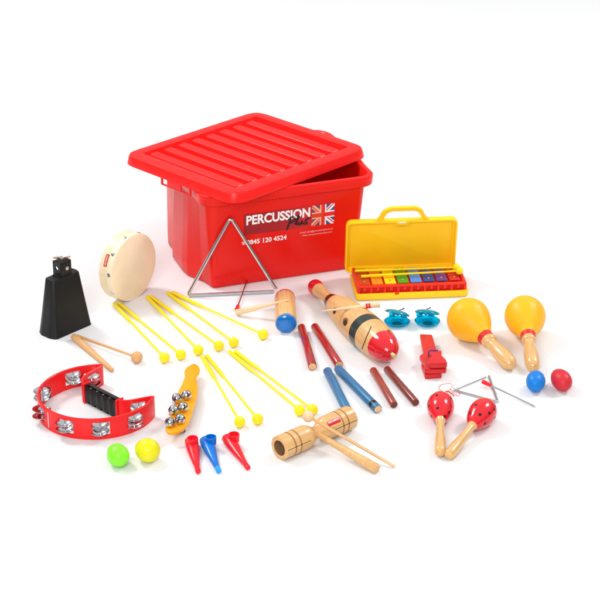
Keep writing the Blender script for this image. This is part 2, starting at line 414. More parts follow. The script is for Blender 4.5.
# ================================================================== STORAGE BOX
TUB_A = R(19.8)
TF = Vector((-17.4, 326.7, 0))
TUBX = at(TF, TUB_A)
def tub_outline(bulge, W=30.5, D=26.0, ext=0.0):
    side = [(0, 0), (.9, 4.0), (3.0, 7.6), (3.4, 10), (3.4, 17), (2.9, 18.6), (2.3, 20.5), (2.3, 26)]
    k = bulge / 3.4
    L = [(-a * k, b * D / 26) for a, b in side]; Rr = [(W + a * k + ext, b * D / 26) for a, b in side]
    pts = Rr + L[::-1]
    r = [1.1, 2.5, 3, 2.4, 2.4, 2, 2, 2.4]; rr = r + r[::-1]
    return rounded(pts, rr, 5)
def storage_box():
    t = thing('storage_box', 'large glossy red plastic storage box with a printed label, standing at the back', 'storage box', TUBX)
    mb = MB(); m = M['tub']
    def ring(z, off):
        q = max(0.0, min(1.0, (z - 17.6) / .9))
        return (offset(tub_outline((3.4 - .9 * z / 20) * (1 - q) + .5 * q, ext=1.3 * q), off), z)
    rings = [ring(0, -.6), ring(.15, -.2), ring(.6, .05), ring(3, .17), ring(18.1, 1.15), ring(18.3, 1.5), ring(18.4, 2.0), ring(18.6, 2.25), ring(20.1, 2.4), ring(20.45, 2.3), ring(20.6, 2.0), ring(20.6, 1.3),
             ring(20.4, 1.1), ring(18, .85), ring(1.2, -.3), ring(.6, -.8)]
    loft(mb, rings, m)
    t2 = mb.build('box_body', t, angle=32)
    # ---- printed front: frame on the sloping front face
    a = math.atan2(1.15 - .17, 14.6)
    o = TUBX @ Vector((0, -.17, 3)); u = (TUBX.to_3x3() @ Vector((1, 0, 0))); w = (TUBX.to_3x3() @ Vector((0, -math.sin(a), math.cos(a)))).normalized()
    nrm = u.cross(w)
    F = Matrix((u, w, nrm)).transposed().to_4x4(); F.translation = o
    loc = TUBX.inverted() @ F
    C = Vector((0, 0, CAM_H))
    def uv(px, py):                       # where the photographed mark sits on the face, in cm
        p = G(px, py); d = (p - C); k = (o - C).dot(nrm) / d.dot(nrm); q = F.inverted() @ (C + d * k)
        return Vector((q.x, q.y))
    bl, br, tl, tr = uv(243.4, 235), uv(333.5, 223.6), uv(244.6, 215.2), uv(334.8, 202.2)
    x0, x1 = (bl.x + tl.x) / 2, (br.x + tr.x) / 2; y0, y1 = (bl.y + br.y) / 2, (tl.y + tr.y) / 2
    print('STICKER', x0, y0, x1, y1)
    Z = .03
    def flat(pts, z, mm, mb_): mb_.add([(p[0], p[1], z) for p in pts], [list(range(len(pts)))], mm, loc)
    lab = MB(); flat(rect(x0, y0, x1, y1), Z, M['sticker'], lab); lo = lab.build('label', t, fix=False)
    H = y1 - y0; W = x1 - x0
    # lettering
    tx = uv(246.2, 223.9); te = uv(310, 215.6)
    vs, fs = text_mesh('PERCUSSION', H * .44, .034, te.x - tx.x)
    a_ = MB(); a_.add([(v.x + tx.x, v.y + y0 + H * .50, Z + .03) for v in vs], fs, M['white'], loc); a_.build('lettering', lo, fix=False)
    # handwritten word in black brush strokes
    s = MB()
    px, py, k = uv(286.5, 229).x, y0 + H * .05, H * .56
    strokes = [[(0.0, -.15), (.12, .25), (.22, .62), (.28, .85)], [(.02, .72), (.2, .92), (.48, .98), (.66, .82), (.55, .58), (.3, .46), (.16, .44)],
               [(.66, .28), (.82, .55), (.98, .95), (.9, 1.0), (.8, .6), (.8, .25), (.9, .2), (1.04, .42)],
               [(1.04, .45), (1.0, .25), (1.1, .18), (1.24, .32), (1.32, .5), (1.28, .28), (1.36, .18), (1.5, .3)],
               [(1.5, .3), (1.68, .58), (1.62, .45), (1.76, .34), (1.72, .2), (1.56, .16), (1.44, .22)], [(1.7, .58), (1.9, .66), (2.05, .64)]]
    for st in strokes:
        q = []
        P = [st[0]] + st + [st[-1]]
        for i in range(1, len(P) - 2):
            for j in range(6):
                tt = j / 6
                q.append(tuple(.5 * (2 * P[i][c] + (P[i + 1][c] - P[i - 1][c]) * tt + (2 * P[i - 1][c] - 5 * P[i][c] + 4 * P[i + 1][c] - P[i + 2][c]) * tt ** 2 + (3 * P[i][c] - P[i - 1][c] - 3 * P[i + 1][c] + P[i + 2][c]) * tt ** 3) for c in (0, 1)))
        q.append(st[-1])
        vs, fs = [], []
        for i, p in enumerate(q):
            w_ = .125 * k * (.55 + .45 * math.sin(PI * i / (len(q) - 1)))
            x_, y_ = px + (p[0] + .12 * p[1]) * k * .95, py + p[1] * k
            vs += [(x_ - w_ * .5, y_ + w_ * .5, Z + .06), (x_ + w_ * .5, y_ - w_ * .5, Z + .06)]
        for i in range(len(q) - 1): fs.append([2 * i, 2 * i + 1, 2 * i + 3, 2 * i + 2])
        s.add(vs, fs, M['blackpaint'], loc)
    s.build('script_lettering', lo, fix=False)
    # union flag, its left half fading into the dark label
    f0 = uv(311.2, 226).x; f1 = x1; fm = (f0 + f1) / 2; fh = H; fw = f1 - f0
    fl = MB(); sk = 0
    def P(x, y): return (f0 + fw * x, y0 + fh * y)
    def poly(pts, z, mm): flat([P(*p) for p in pts], z, mm, fl)
    for side in (0, 1):
        B, Wt, Rd = (M['flagdark'], M['flagwarm'], M['flagwarmred']) if side == 0 else (M['flagblue'], M['white'], M['flagred'])
        xa, xb = (0.0, .5) if side == 0 else (.5, 1.0)
        poly(rect(xa, 0, xb, 1), Z + .035, B)
        sx = (lambda x: x) if side == 0 else (lambda x: 1 - x)
        for top in (0, 1):
            sy = (lambda y: 1 - y) if top else (lambda y: y)
            poly([(sx(0), sy(0)), (sx(.13), sy(0)), (sx(.5), sy(.37)), (sx(.5), sy(.5)), (sx(.37), sy(.5)), (sx(0), sy(.13))], Z + .05, Wt)
            if (side + top) % 2 == 0: q = [(0, 0), (.07, 0), (.5, .43), (.5, .5)]
            else: q = [(0, 0), (.5, .5), (.43, .5), (0, .07)]
            poly([(sx(a), sy(b)) for a, b in q], Z + .065, Rd)
        poly(rect(xa, .34, xb, .66), Z + .08, Wt)
        poly(rect(.36 if side == 0 else .5, 0, .5 if side == 0 else .64, 1), Z + .081 if side == 0 else Z + .082, Wt)
        poly(rect(xa, .40, xb, .60), Z + .095, Rd)
        poly(rect(.42 if side == 0 else .5, 0, .5 if side == 0 else .58, 1), Z + .096 if side == 0 else Z + .097, Rd)
    fl.build('flag', lo, fix=False)
    c0, c1 = uv(246.8, 242.6), uv(286.5, 238.2)
    ph = MB(); vs, fs = text_mesh('0845 120 4524', 1.02, .022, c1.x - c0.x)
    yb = (uv(246.8, 245).y + uv(286.5, 238.9).y) / 2
    ph.add([(v.x + c0.x, v.y + yb, Z) for v in vs], fs, M['white'], loc)
    hx = uv(242, 244).x       # little telephone sign before the number
    rb = [(hx, yb + .12), (hx + .75, yb + .12), (hx + .65, yb + .5), (hx + .12, yb + .5)]
    flat(rb, Z, M['phone'], ph); flat(rect(hx - .08, yb + .55, hx + .85, yb + .78), Z, M['phone'], ph)
    ph.build('phone_number', t, fix=False)
    sm = MB()
    for s_, (pa, pb) in (('E-mail: sales@percussionplus.co.uk', ((300, 233.6), (332.8, 229.0))), ('Web: www.percussionplus.co.uk', ((302.3, 236.4), (332, 232.2)))):
        A, B = uv(*pa), uv(*pb); vs, fs = text_mesh(s_, .36, .006, B.x - A.x)
        yy = (A.y + B.y) / 2
        sm.add([(v.x + A.x, v.y + yy, Z) for v in vs], fs, M['phone'], loc)
    sm.build('small_print', t, fix=False)
storage_box()

LC, LA, LB, LANG, LZ = Vector((-11.0, 345.5, 0)), 19.3, 16.9, R(45.3), 22.65
def box_lid():
    # lies askew across the rim
    X = at((LC.x, LC.y, 20.65), LANG)
    t = thing('box_lid', 'ribbed red plastic lid laid askew on top of the storage box', 'lid', X)
    mb = MB(); m = M['lid']; T = LZ - 20.65
    base = rounded(rect(-LA, -LB, LA, LB), 4.1, 9)
    def rg(off, z): return (offset(base, off), z)
    loft(mb, [rg(-.35, 0), rg(0, 0), rg(-.05, .25), rg(-.3, T - .7), rg(-.55, T - .2), rg(-1.0, T), rg(-3.1, T), rg(-3.25, T - .06), rg(-3.6, T - 1.3), rg(-3.8, T - 1.4)], m, cap0=False)
    loft(mb, [rg(-.35, 0), rg(-.75, T - .45), rg(-1.2, T - .6), rg(-2.9, T - .6), rg(-3.2, T - 1.5)], m, cap0=False)
    # raised ribs running front to back in the sunken panel
    n = 8; x0 = -LA + 3.9; x1 = LA - 3.9; st = (x1 - x0) / n
    for i in range(n):
        a = x0 + st * i + st * .06; b = a + st * .56
        pts = rounded(rect(a, -LB + 3.75, b, LB - 4.3), .5, 3)
        o1 = offset(pts, .25)
        loft(mb, [(o1, T - 1.45), (pts, T - .28), (offset(pts, -.12), T - .16)], m, cap0=False)
    mb.build('lid_panel', t, angle=30)
    for sx in (-1, 1):      # clip in the middle of each short side, hanging a little below the skirt, with two openings
        c = MB(); x = sx * LA; w = 4.4
        for (ya, yb, za, zb) in ((-w, -w + .5, -1.15, .1), (-1.6, w - 2, -1.15, .1), (w - .5, w, -1.15, .1), (-w, w, -1.4, -1.1)):
            xa, xb = sorted((x - sx * .25, x + sx * .06)); rbox(c, xa, ya, za, xb, yb, zb, m, .06, .03)
        c.build('lid_clip', t)
box_lid()

# ================================================================== TRIANGLES
def triangle_mesh(mb, side, r, m):
    """in local XZ plane, base corners near (0,0) and (side,0); the ring is open at the right base corner"""
    h = side * math.sqrt(3) / 2; c = .9 if side > 12 else .5
    A, B, C = Vector((0, 0, 0)), Vector((side, 0, 0)), Vector((side / 2, 0, h))
    def bend(P, p, q, k=6):
        d1 = (p - P).normalized() * c; d2 = (q - P).normalized() * c
        return [(P + d1) * (1 - t) ** 2 + P * 2 * t * (1 - t) + (P + d2) * t * t for t in [i / k for i in range(k + 1)]]
    g = .035 * side
    pts = [B + (A - B).normalized() * g * 1.2] + bend(A, B, C) + bend(C, A, B) + [B + (C - B).normalized() * g]
    tube(mb, pts, r, m, 14)
def triangles():
    A = G(187.5, 295.5, .35); B = G(279.5, 291.4, .35)
    u = (B - A).normalized(); side = 17.9
    lean = R(9.0)
    v = Vector((0, 0, 1)).cross(u).normalized()                    # away from camera
    if v.y < 0: v = -v
    z = (Vector((0, 0, 1)) * math.cos(lean) + v * math.sin(lean)).normalized(); y = z.cross(u)
    X = Matrix((u, y, z)).transposed().to_4x4(); X.translation = A
    t = thing('triangle', 'large silver metal triangle leaning against the red storage box', 'triangle', X, 'metal triangles')
    mb = MB(); triangle_mesh(mb, side, .34, M['chrome']); mb.build('triangle_rod', t)
    # small one lying flat
    A = G(453.0, 390.0, .2); B = G(488.6, 375.4, .2); C = G(497.6, 402.0, .2)
    u = (C - A).normalized(); z = Vector((0, 0, 1)); y = z.cross(u)
    X = Matrix((u, -z, y)).transposed().to_4x4(); X.translation = A
    t = thing('triangle', 'small silver metal triangle lying flat behind the red maracas', 'triangle', X, 'metal triangles')
    mb = MB(); Lx = X.inverted(); a, cc, b = Lx @ A, Lx @ B, Lx @ C; c = .5
    def bend(P, p, q, k=6):
        d1 = (p - P).normalized() * c; d2 = (q - P).normalized() * c
        return [(P + d1) * (1 - t) ** 2 + P * 2 * t * (1 - t) + (P + d2) * t * t for t in [i / k for i in range(k + 1)]]
    pts = [cc + (a - cc).normalized() * .75] + bend(a, cc, b) + bend(b, a, cc) + [cc + (b - cc).normalized() * .3]
    tube(mb, pts, .23, M['chrome'], 14); mb.build('triangle_rod', t)
    # its red cord
    cd = MB(); k0 = Vector((.35, 0, .25)); Li = X.inverted()
    cc0 = G(445.5, 387.3, .25); q = []
    for i in range(25):
        th = -.3 + 2 * PI * i / 24
        p = Vector((cc0.x + 1.18 * math.cos(th), cc0.y + 1.5 * math.sin(th), .12 + .5 * max(0, math.cos(th)))); q.append(Li @ p)
    tube(cd, q, .045, M['redcord'], 6)
    w = [G(450, 388.5, .5), G(453, 392.5, .3), G(458, 396.2, .12), G(459.4, 395, .12), G(459.2, 390.6, .45), G(457.6, 390, .5)]
    tube(cd, [Li @ p for p in w], .055, M['redcord'], 6)
    w = [G(446, 391, .12), G(449, 391.5, .3), G(452, 393.5, .3), G(454, 396, .12)]
    tube(cd, [Li @ p for p in w], .11, M['redcord'], 6)
    cd.build('cord', t)
    # beaters: steel rod with a red rubber grip
    def beater(P, Q, label):
        X = pose(P, Q); L = (Q - P).length
        t = thing('triangle_beater', label, 'beater', X, 'triangle beaters')
        a = MB(); lathe(a, [(1.8, .15), (L - .1, .15), (L, .08)], M['chrome'], 12); a.build('rod', t)
        b = MB(); lathe(b, [(0, .2), (.08, .38), (.2, .42), (1.9, .3), (2.1, .22), (2.15, .15)], M['redgrip'], 16); b.build('grip', t)
    beater(G(482.3, 381.4, .85), G(535.6, 406.8, .16), 'steel triangle beater with red grip resting across the small triangle')
    beater(G(236.6, 309.8, .45), G(247.5, 279, .9), 'steel triangle beater with red grip in front of the storage box')
triangles()

# ================================================================== YELLOW MALLETS
def mallets():
    g = 'yellow plastic mallets laid out in pairs'
    L = 27.4
    data = [((114.7, 304.3), (164.4, 357.7), 'left mallet of the yellow pair below the frame drum'),
            ((118.9, 303), (180.9, 354.6), 'right mallet of the yellow pair below the frame drum'),
            ((147.6, 297.3), (198.3, 350), 'left mallet of the middle yellow pair in the back row'),
            ((151.5, 297), (218.7, 345.8), 'right mallet of the middle yellow pair in the back row'),
            ((168.3, 293.3), (233.8, 342.2), 'yellow mallet by the big triangle corner, lower one of its pair'),
            ((173.3, 293), (263.1, 334.4), 'yellow mallet pointing furthest right, head below the wooden striker stick'),
            ((202.5, 357.3), (239.7, 422), 'left mallet of the yellow pair beside the orange bell stick'),
            ((207.3, 356.3), (257.7, 419.1), 'right mallet of the yellow pair beside the orange bell stick'),
            ((230, 352), (299.7, 410.3), 'lower left mallet of the yellow pair ending behind the tone block'),
            ((236, 353), (312.5, 409.5), 'upper right mallet of the yellow pair ending behind the tone block')]
    root = None
    for i, (a, b, lab) in enumerate(data):
        P = G(*a, .38); Q = G(*b, .97)
        if i == 9: P.z += .2
        X = pose(Q, P, random.random() * 3)
        if root is None:
            root = thing('mallet', lab, 'mallet', X, g)
            m = MB(); lathe(m, smooth([(0.8, .22), (10, .21), (17.6, .21)], 3) + [(18.4, .31), (19.0, .34), (26.8, .37), (27.2, .33), (27.4, .2)], M['yel'], 14); m.build('stick', root)
            m = MB(); ball(m, (0, 0, 0), .97, M['yel']); tube(m, [(.965 * math.cos(2 * PI * i / 40), .965 * math.sin(2 * PI * i / 40), 0) for i in range(40)], .018, M['yel'], 6, closed=True)
            lathe(m, [(.7, .5), (1.25, .3), (1.3, .2)], M['yel'], 14); m.build('ball_head', root)
        else: dup(root, X, lab)
mallets()

# ================================================================== CLAVES
def claves():
    g = 'wooden claves laid out in pairs'
    def mk(P, Q, r, body, end, L, lab, band=False):
        P, Q = G(*P, r), G(*Q, r); d = (Q - P).normalized()
        X = pose(P, Q, random.random() * .4)
        t = thing('clave', lab, 'clave', X, g)
        m = MB(); e = .12
        lathe(m, [(0, r - e), (.04, r - e * .4), (e, r), (L - e, r), (L - .04, r - e * .3), (L, r - e)], body, 32); m.build('rod', t)
        b = MB(); lathe(b, [(L + .005, r - e - .02), (L + .02, .01)], end, 28); b.build('end_face', t)
        if band:
            b = MB(); lathe(b, [(L - 2.1, r), (L - 2.08, r + .015), (L - 1.25, r + .015), (L - 1.2, r)], M['blackpaint'], 32, cap0=False, cap1=False); b.build('band', t)
    mk((301.5, 327.3), (312.4, 366.2), .8, M['clred'], M['cedge'], 16.5, 'short looking dark red clave with pale end, left one of the red pair')
    mk((314.6, 326.7), (338.4, 364.0), .8, M['clred'], M['cedge'], 16.5, 'dark red clave slanting down to the banded blue clave, right of the red pair')
    mk((327.2, 370.8), (344.0, 404.0), .8, M['clblue'], M['cedge'], 16.6, 'blue clave whose near end is hidden behind the tone block')
    mk((337.8, 368.6), (377.9, 409.2), .8, M['clblue'], M['cedge'], 16.8, 'blue clave with a black band and bare end', True)
    mk((373.0, 370.2), (393.6, 404.3), .68, M['clrose'], M['rosend'], 13.6, 'reddish brown rosewood clave, left of the rosewood pair')
    mk((386.8, 369.2), (416.4, 403.4), .68, M['cldark'], M['rosend'], 13.6, 'darker brown rosewood clave, right of the rosewood pair')
claves()

# ================================================================== COWBELL
def cowbell():
    C0 = G(46.5, 340, 0)
    u = Vector((math.cos(R(48)), math.sin(R(48)), 0))
    cx = Vector((-44.75, 308.9, 0))
    X = at(cx, R(48))
    t = thing('cowbell', 'black steel cowbell with a wing screw, standing on its mouth', 'cowbell', X)
    # section: flat faces front/back, bowed ends
    def sec(a, b, bow):
        return rounded([(-a + bow, -b), (a - bow, -b), (a, -b * .45), (a, b * .45), (a - bow, b), (-a + bow, b), (-a, b * .45), (-a, -b * .45)], .9, 5)
    mb = MB(); m = M['black']
    H = 11.3
    lev = [(0, 5.0, 2.55), (.15, 5.05, 2.6), (.4, 5.0, 2.5), (5.5, 4.25, 1.95), (H - .25, 3.45, 1.32), (H - .05, 3.3, 1.2), (H, 3.1, 1.0)]
    rings = [(sec(a, b, b * .25), z) for z, a, b in lev]
    inner = [(sec(a - .15, b - .15, b * .25), z) for z, a, b in [(0, 5.0, 2.55), (H - .4, 2.9, 1.25)]]
    loft(mb, inner[::-1] + rings, m)
    mb.build('bell_body', t)
    b = MB()   # bracket of two folded plates with a slot and a bolt hole
    def plate(x, hole_r, sides, rot):
        # square plate in the YZ plane with a hole; frame of quads, thickness .22
        Hh, Wd = 2.9, 1.05
        n = 24; vs, fs = [], []
        for th in (0, .24):
            for k in range(n):
                a = 2 * PI * k / n + PI / 4
                cy, sz = math.cos(a), math.sin(a); q = 1 / max(abs(cy), abs(sz))
                vs.append((x + th, cy * q * Wd, Hh / 2 + sz * q * Hh / 2))
            for k in range(n):
                a = 2 * PI * k / n + PI / 4
                if sides == 4:
                    f = 1 / (abs(math.cos(a - rot)) + abs(math.sin(a - rot)))
                else: f = 1
                vs.append((x + th, math.cos(a) * hole_r * f, Hh * .56 + math.sin(a) * hole_r * f))
        o = 2 * n
        for k in range(n):
            l = (k + 1) % n
            fs += [[k, l, n + l, n + k], [o + k, o + n + k, o + n + l, o + l], [k, o + k, o + l, l], [n + k, n + l, o + n + l, o + n + k]]
        b.add([(p[0], p[1], p[2] + H) for p in vs], fs, m)
    b2 = b
    plate(-1.25, .5, 4, 0)
    rbox(b, -1.2, -1.05, H, 1.5, -.82, H + 2.85, m, .04, .04)
    rbox(b, -1.2, -1.04, H + 2.66, 1.5, 1.0, H + 2.9, m, .1, .05)
    rbox(b, -1.5, -1.0, H - .02, 1.5, 1.0, H + .2, m, .1, .05)
    b.build('clamp_bracket', t)
    w = MB(); xc = .15
    lathe(w, [(0, .28), (.9, .28), (.95, .42), (1.25, .42), (1.3, .2)], M['steel'], 14, Matrix.Translation((xc, 0, H + 2.3)), 'Z')
    for s in (-1, 1):
        tube(w, [(s * .2, 0, 0), (s * .9, 0, .12), (s * 1.65, 0, .2)], [.26, .32, .28], M['brass'], 10, flat=.45, up=(0, 1, 0), X=Matrix.Translation((xc, 0, H + 3.4)) @ Matrix.Rotation(R(-38), 4, 'Z'))
    w.build('wing_screw', t)
    s = MB(); lathe(s, [(0, .42), (.2, .42), (.24, .3), (.26, .001)], M['steel'], 6, Matrix.Translation((.3, -1.05, H + 1.5)) @ Matrix.Rotation(R(-90), 4, 'Z'), 'X'); s.build('bolt', t)
cowbell()

# ================================================================== WOODEN STICKS
def sticks():
    P, Q = G(73.3, 336.2, .62), G(112.6, 370.4, .42); L = (Q - P).length
    t = tag_mesh('cowbell_beater', [(0, .45), (.1, .58), (.35, .64), (1.5, .68), (L * .45, .60), (L - .4, .42), (L - .1, .36), (L, .25)], M['stick'], pose(P, Q),
                 'thick tapered wooden beater lying in front of the cowbell', 'beater')
    P, Q = G(76.5, 335.6, .95), G(136.8, 357.2, 1.08); L = (Q - P).length
    t = thing('wooden_mallet', 'thin wooden mallet with round ball head beside the cowbell', 'mallet', pose(P, Q))
    m = MB(); lathe(m, [(0, .2), (.1, .26), (L, .24)], M['stick'], 12); m.build('stick', t)
    m = MB(); ball(m, (L, 0, 0), 1.1, M['stick']); m.build('ball_head', t)
    # pale striker leaning on the woodblock
    P, Q = G(236.0, 312.6, .62), G(288.5, 300.0, 4.3); L = (Q - P).length
    tag_mesh('striker_stick', [(0, .50), (.06, .56), (.12, .60), (L * .3, .54), (L * .6, .36), (L * .85, .2), (L - .1, .14), (L, .08)], M['pale'], pose(P, Q),
             'pale tapered wooden striker with its tip on the blue ended woodblock', 'beater')
def tag_mesh(name, prof, mat, X, label, cat, group=None, n=24):
    m = MB(); lathe(m, prof, mat, n); o = m.build(name, None, X); return tag(o, label, cat, group)
sticks()

# ================================================================== FRAME DRUM
def frame_drum():
    Rr, D = 6.75, 3.3
    c = G(134.0, 267.6, Rr)
    n = Vector((.82, -.57, .0)).normalized()
    # local X = normal towards viewer; origin at the back-face centre
    z = Vector((0, 0, 1)); z = (z - n * z.dot(n)).normalized(); y = z.cross(n)
    X = Matrix((n, y, z)).transposed().to_4x4(); X.translation = c - n * D
    base = X @ Matrix.Translation((D / 2, 0, -Rr))
    t = thing('frame_drum', 'round pale wood frame drum standing on its edge', 'drum', base)
    Lm = Matrix.Translation((-D / 2, 0, Rr))
    m = MB(); lathe(m, [(0, Rr - .5), (.03, Rr - .08), (.1, Rr), (D - .9, Rr), (D - .9, Rr - .55), (.02, Rr - .5)], M['drumwood'], 72, Lm, cap0=False, cap1=False); m.build('hoop', t)
    s = MB()
    lathe(s, [(D - 1.15, Rr - .02, M['skinedge']), (D - 1.12, Rr + .07, M['skin']), (D - .12, Rr + .07, M['skin']), (D - .03, Rr + .0, M['skin']), (D, Rr - .14, M['skin']), (D - .02, Rr * .6, M['skin']), (D - .03, .01, M['skin'])], M['skin'], 72, Lm, cap0=False)
    s.build('drum_skin', t)
    ns = 10
    for k in range(ns):
        a = 2 * PI * (k + .35) / ns
        k_ = MB(); T = Lm @ Matrix.Rotation(a, 4, 'X') @ Matrix.Translation((D - .75, 0, Rr + .06))
        lathe(k_, [(0, .42), (.06, .40), (.13, .26), (.16, .001)], M['steel'], 16, T, 'Z'); k_.build('tack', t)
    lb = MB()
    a0 = math.atan2(.35, -.94)
    # small red paper label bent round the hoop, with white print
    def hp(a, x, lift): return Lm @ Vector((x, (Rr + lift) * math.cos(a), (Rr + lift) * math.sin(a)))
    A0, A1 = R(185 - 2), R(185 + 14)
    A0, A1 = LABEL_A
    k = 8; vs = []
    for i in range(k + 1):
        a = A0 + (A1 - A0) * i / k; vs += [hp(a, 1.05, .03), hp(a, 1.85, .03)]
    lb.add(vs, [[2 * i, 2 * i + 1, 2 * i + 3, 2 * i + 2] for i in range(k)], M['label'])
    vs, fs = text_mesh('PERCUSSION', .3, .02, (A1 - A0) * Rr * .8)
    lb.add([hp(A1 - (A1 - A0) * .1 - v.x / Rr, 1.3 + v.y, .05) for v in vs], fs, M['white'])
    lb.build('label', t, fix=False)
LABEL_A = (R(141), R(162))
frame_drum()

# ================================================================== TAMBOURINE
def jingle(mb, c, r, tilt, up=1):
    T = Matrix.Translation(c) @ Matrix.Rotation(tilt[0], 4, 'X') @ Matrix.Rotation(tilt[1], 4, 'Y') @ Matrix.Diagonal((1, 1, up, 1))
    lathe(mb, [(.0, .12), (.0, .5), (.03, .72), (.16, 1.0), (.42, r - .16), (.55, r), (.6, r), (.6, r - .05), (.47, r - .22), (.24, 1.0), (.10, .7), (.07, .5), (.06, .12)], M['chrome'], 28, T, 'Z', cap0=False, cap1=False)
def tambourine():
    C = Vector((-35.2, 276.0, 0)); Rr = 10.1; H = 3.95; th = .42
    t = thing('tambourine', 'red half moon tambourine with steel jingles and black handle', 'tambourine', at(C))
    def path():
        pts = []; n = 110
        a0, a1 = R(90.5), R(349)       # round the left, open side to the right back
        for i in range(n + 1):
            a = a0 + (a1 - a0) * i / n; pts.append(Vector((Rr * math.cos(a), Rr * math.sin(a))))
        return pts
    def bez(p0, p1, p2, p3, n):
        return [p0 * (1 - s) ** 3 + p1 * 3 * s * (1 - s) ** 2 + p2 * 3 * s * s * (1 - s) + p3 * s ** 3 for s in [i / n for i in range(1, n + 1)]]
    outer = path()
    V = lambda x, y: Vector((x, y))
    e1, e0 = outer[-1], outer[0]
    armB = bez(e1, e1 + V(-1.6, -.1), V(6.2, -4.0), V(4.15, -3.3), 26)
    armA = bez(e0, e0 + V(-.3, -1.4), V(-3.9, 6.4), V(-2.75, 3.1), 26)
    full = armA[::-1] + outer + armB
    N = len(full); nA = len(armA); nO = len(outer)
    # slots (centre angle on the arc) and one on each arm
    slots = []
    for ang in SLOTS:
        i = nA + int(round((ang - 90.5) / (349 - 90.5) * 110)); slots.append(i)
    slots += [nA - 12, nA + nO + 11]
    flag = [False] * N; half = 0
    lens = [0]
    for i in range(1, N): lens.append(lens[-1] + (full[i] - full[i - 1]).length)
    for s in slots:
        for i in range(N):
            if abs(lens[i] - lens[s]) < 1.42: flag[i] = True
    nor = []
    for i in range(N):
        d = full[min(i + 1, N - 1)] - full[max(i - 1, 0)]; nor.append(Vector((d.y, -d.x)).normalized())
    mb = MB(); m = M['jred']
    rb = .07
    def prof(zs):     # closed section (offset, z) of a bar between z values
        z0, z1 = zs; h = th / 2
        return [(-h + rb, z0), (h - rb, z0), (h, z0 + rb), (h, z1 - rb), (h - rb, z1), (-h + rb, z1), (-h, z1 - rb), (-h, z0 + rb)]
    lo, hi = .75, 3.2
    i = 0
    while i < N - 1:
        j = i; f = flag[i]
        while j < N - 1 and flag[j] == f: j += 1
        for zs in ([(0, H)] if not f else [(0, lo), (hi, H)]):
            pr = prof(zs); k = len(pr); vs, fs = [], []
            for q in range(i, j + 1):
                for o_, z_ in pr: p = full[q] + nor[q] * o_; vs.append((p.x, p.y, z_))
            for q in range(j - i):
                for w in range(k): fs.append([q * k + w, q * k + (w + 1) % k, (q + 1) * k + (w + 1) % k, (q + 1) * k + w])
            fs.append(list(range(k))[::-1]); fs.append([(j - i) * k + w for w in range(k)])
            mb.add(vs, fs, m)
        i = j
    mb.build('frame', t, fix=True)
    # jingles
    for s in slots:
        p = full[s]
        for z, upv in ((.9, 1), (2.15, 1)):
            j = MB(); jingle(j, Vector((p.x, p.y, z)), 1.62, (R(random.uniform(-5, 5)), R(random.uniform(-5, 5))), upv); j.build('jingle', t)
        j = MB(); lathe(j, [(lo - .02, .09), (hi + .02, .09)], M['steel'], 10, Matrix.Translation((p.x, p.y, 0)), 'Z'); j.build('jingle_pin', t)
    # handle between the arms
    a, b = V(-2.05, 3.0), V(4.0, -2.9); d = (b - a).normalized(); L = (b - a).length; nn = V(-d.y, d.x)
    pl = []
    k = 46
    for i in range(k + 1):      # front (viewer's) side with finger waves, then the plain back
        s = i / k; w = -.55 - .16 * math.cos(s * 2 * PI * 5) * (1 if .08 < s < .92 else .2); pl.append(a + d * L * s + nn * w)
    pl = rounded([p for p in pl] + [b + nn * .75, a + nn * .75], [.05] * (k + 1) + [.3, .3], 2)
    g = MB(); prism(g, pl, .25, 3.75, M['grip'], .22); g.build('handle', t)
    for xa in (-.3, L):
        pc = MB(); rbox(pc, xa, -.75, .0, xa + .3, .9, 3.95, M['jred'], .1, .05, at((a.x, a.y, 0), math.atan2(d.y, d.x))); pc.build('handle_mount', t)
    lb = MB()                   # thin cream stripe printed on the band
    ang = R(222); vs = []
    for z in (.5, 3.4):
        for q in (-.012, .012): vs.append(((Rr + th / 2 + .012) * math.cos(ang + q), (Rr + th / 2 + .012) * math.sin(ang + q), z))
    lb.add(vs, [[0, 1, 3, 2]], M['phone']); lb.build('printed_stripe', t, fix=False)
SLOTS = (122, 165, 205, 243, 278, 314)
tambourine()

# ================================================================== EGGS
def egg(px, py, r, L, mat, lab, az, cat='shaker', ry=0.0):
    h = r; C = G(px, py, h)
    X = Matrix.Translation(C + Vector((0, 0, 0))) @ Matrix.Rotation(az, 4, 'Z') @ Matrix.Rotation(ry, 4, 'Y')
    m = MB(); pr = []
    n = 26
    for i in range(n + 1):
        a = PI * i / n; x = -math.cos(a) * L / 2; rr = math.sin(a) * r * (1 - .13 * x / (L / 2)); pr.append((x, rr))
    lathe(m, pr, mat, 36)
    lathe(m, [(.05, r * .97), (.05, r + .012), (.09, r + .012), (.09, r * .97)], mat, 48, cap0=False, cap1=False)      # moulding seam
    o = m.build('egg_shaker', None, X); tag(o, lab, cat, 'plastic egg shakers'); return o
egg(117.6, 454.6, 1.82, 4.9, M['egggreen'], 'lime green egg shaker beside the tambourine', R(112))
egg(147.0, 450.0, 1.98, 4.5, M['eggyellow'], 'yellow egg shaker beside the lime green egg', R(140))
egg(535.8, 380.6, 1.7, 5.3, M['eggblue'], 'bright blue egg shaker at the end of the maraca handle', R(80))
egg(561.0, 379.4, 1.76, 5.6, M['eggred'], 'matt red egg shaker at the far right', R(103))

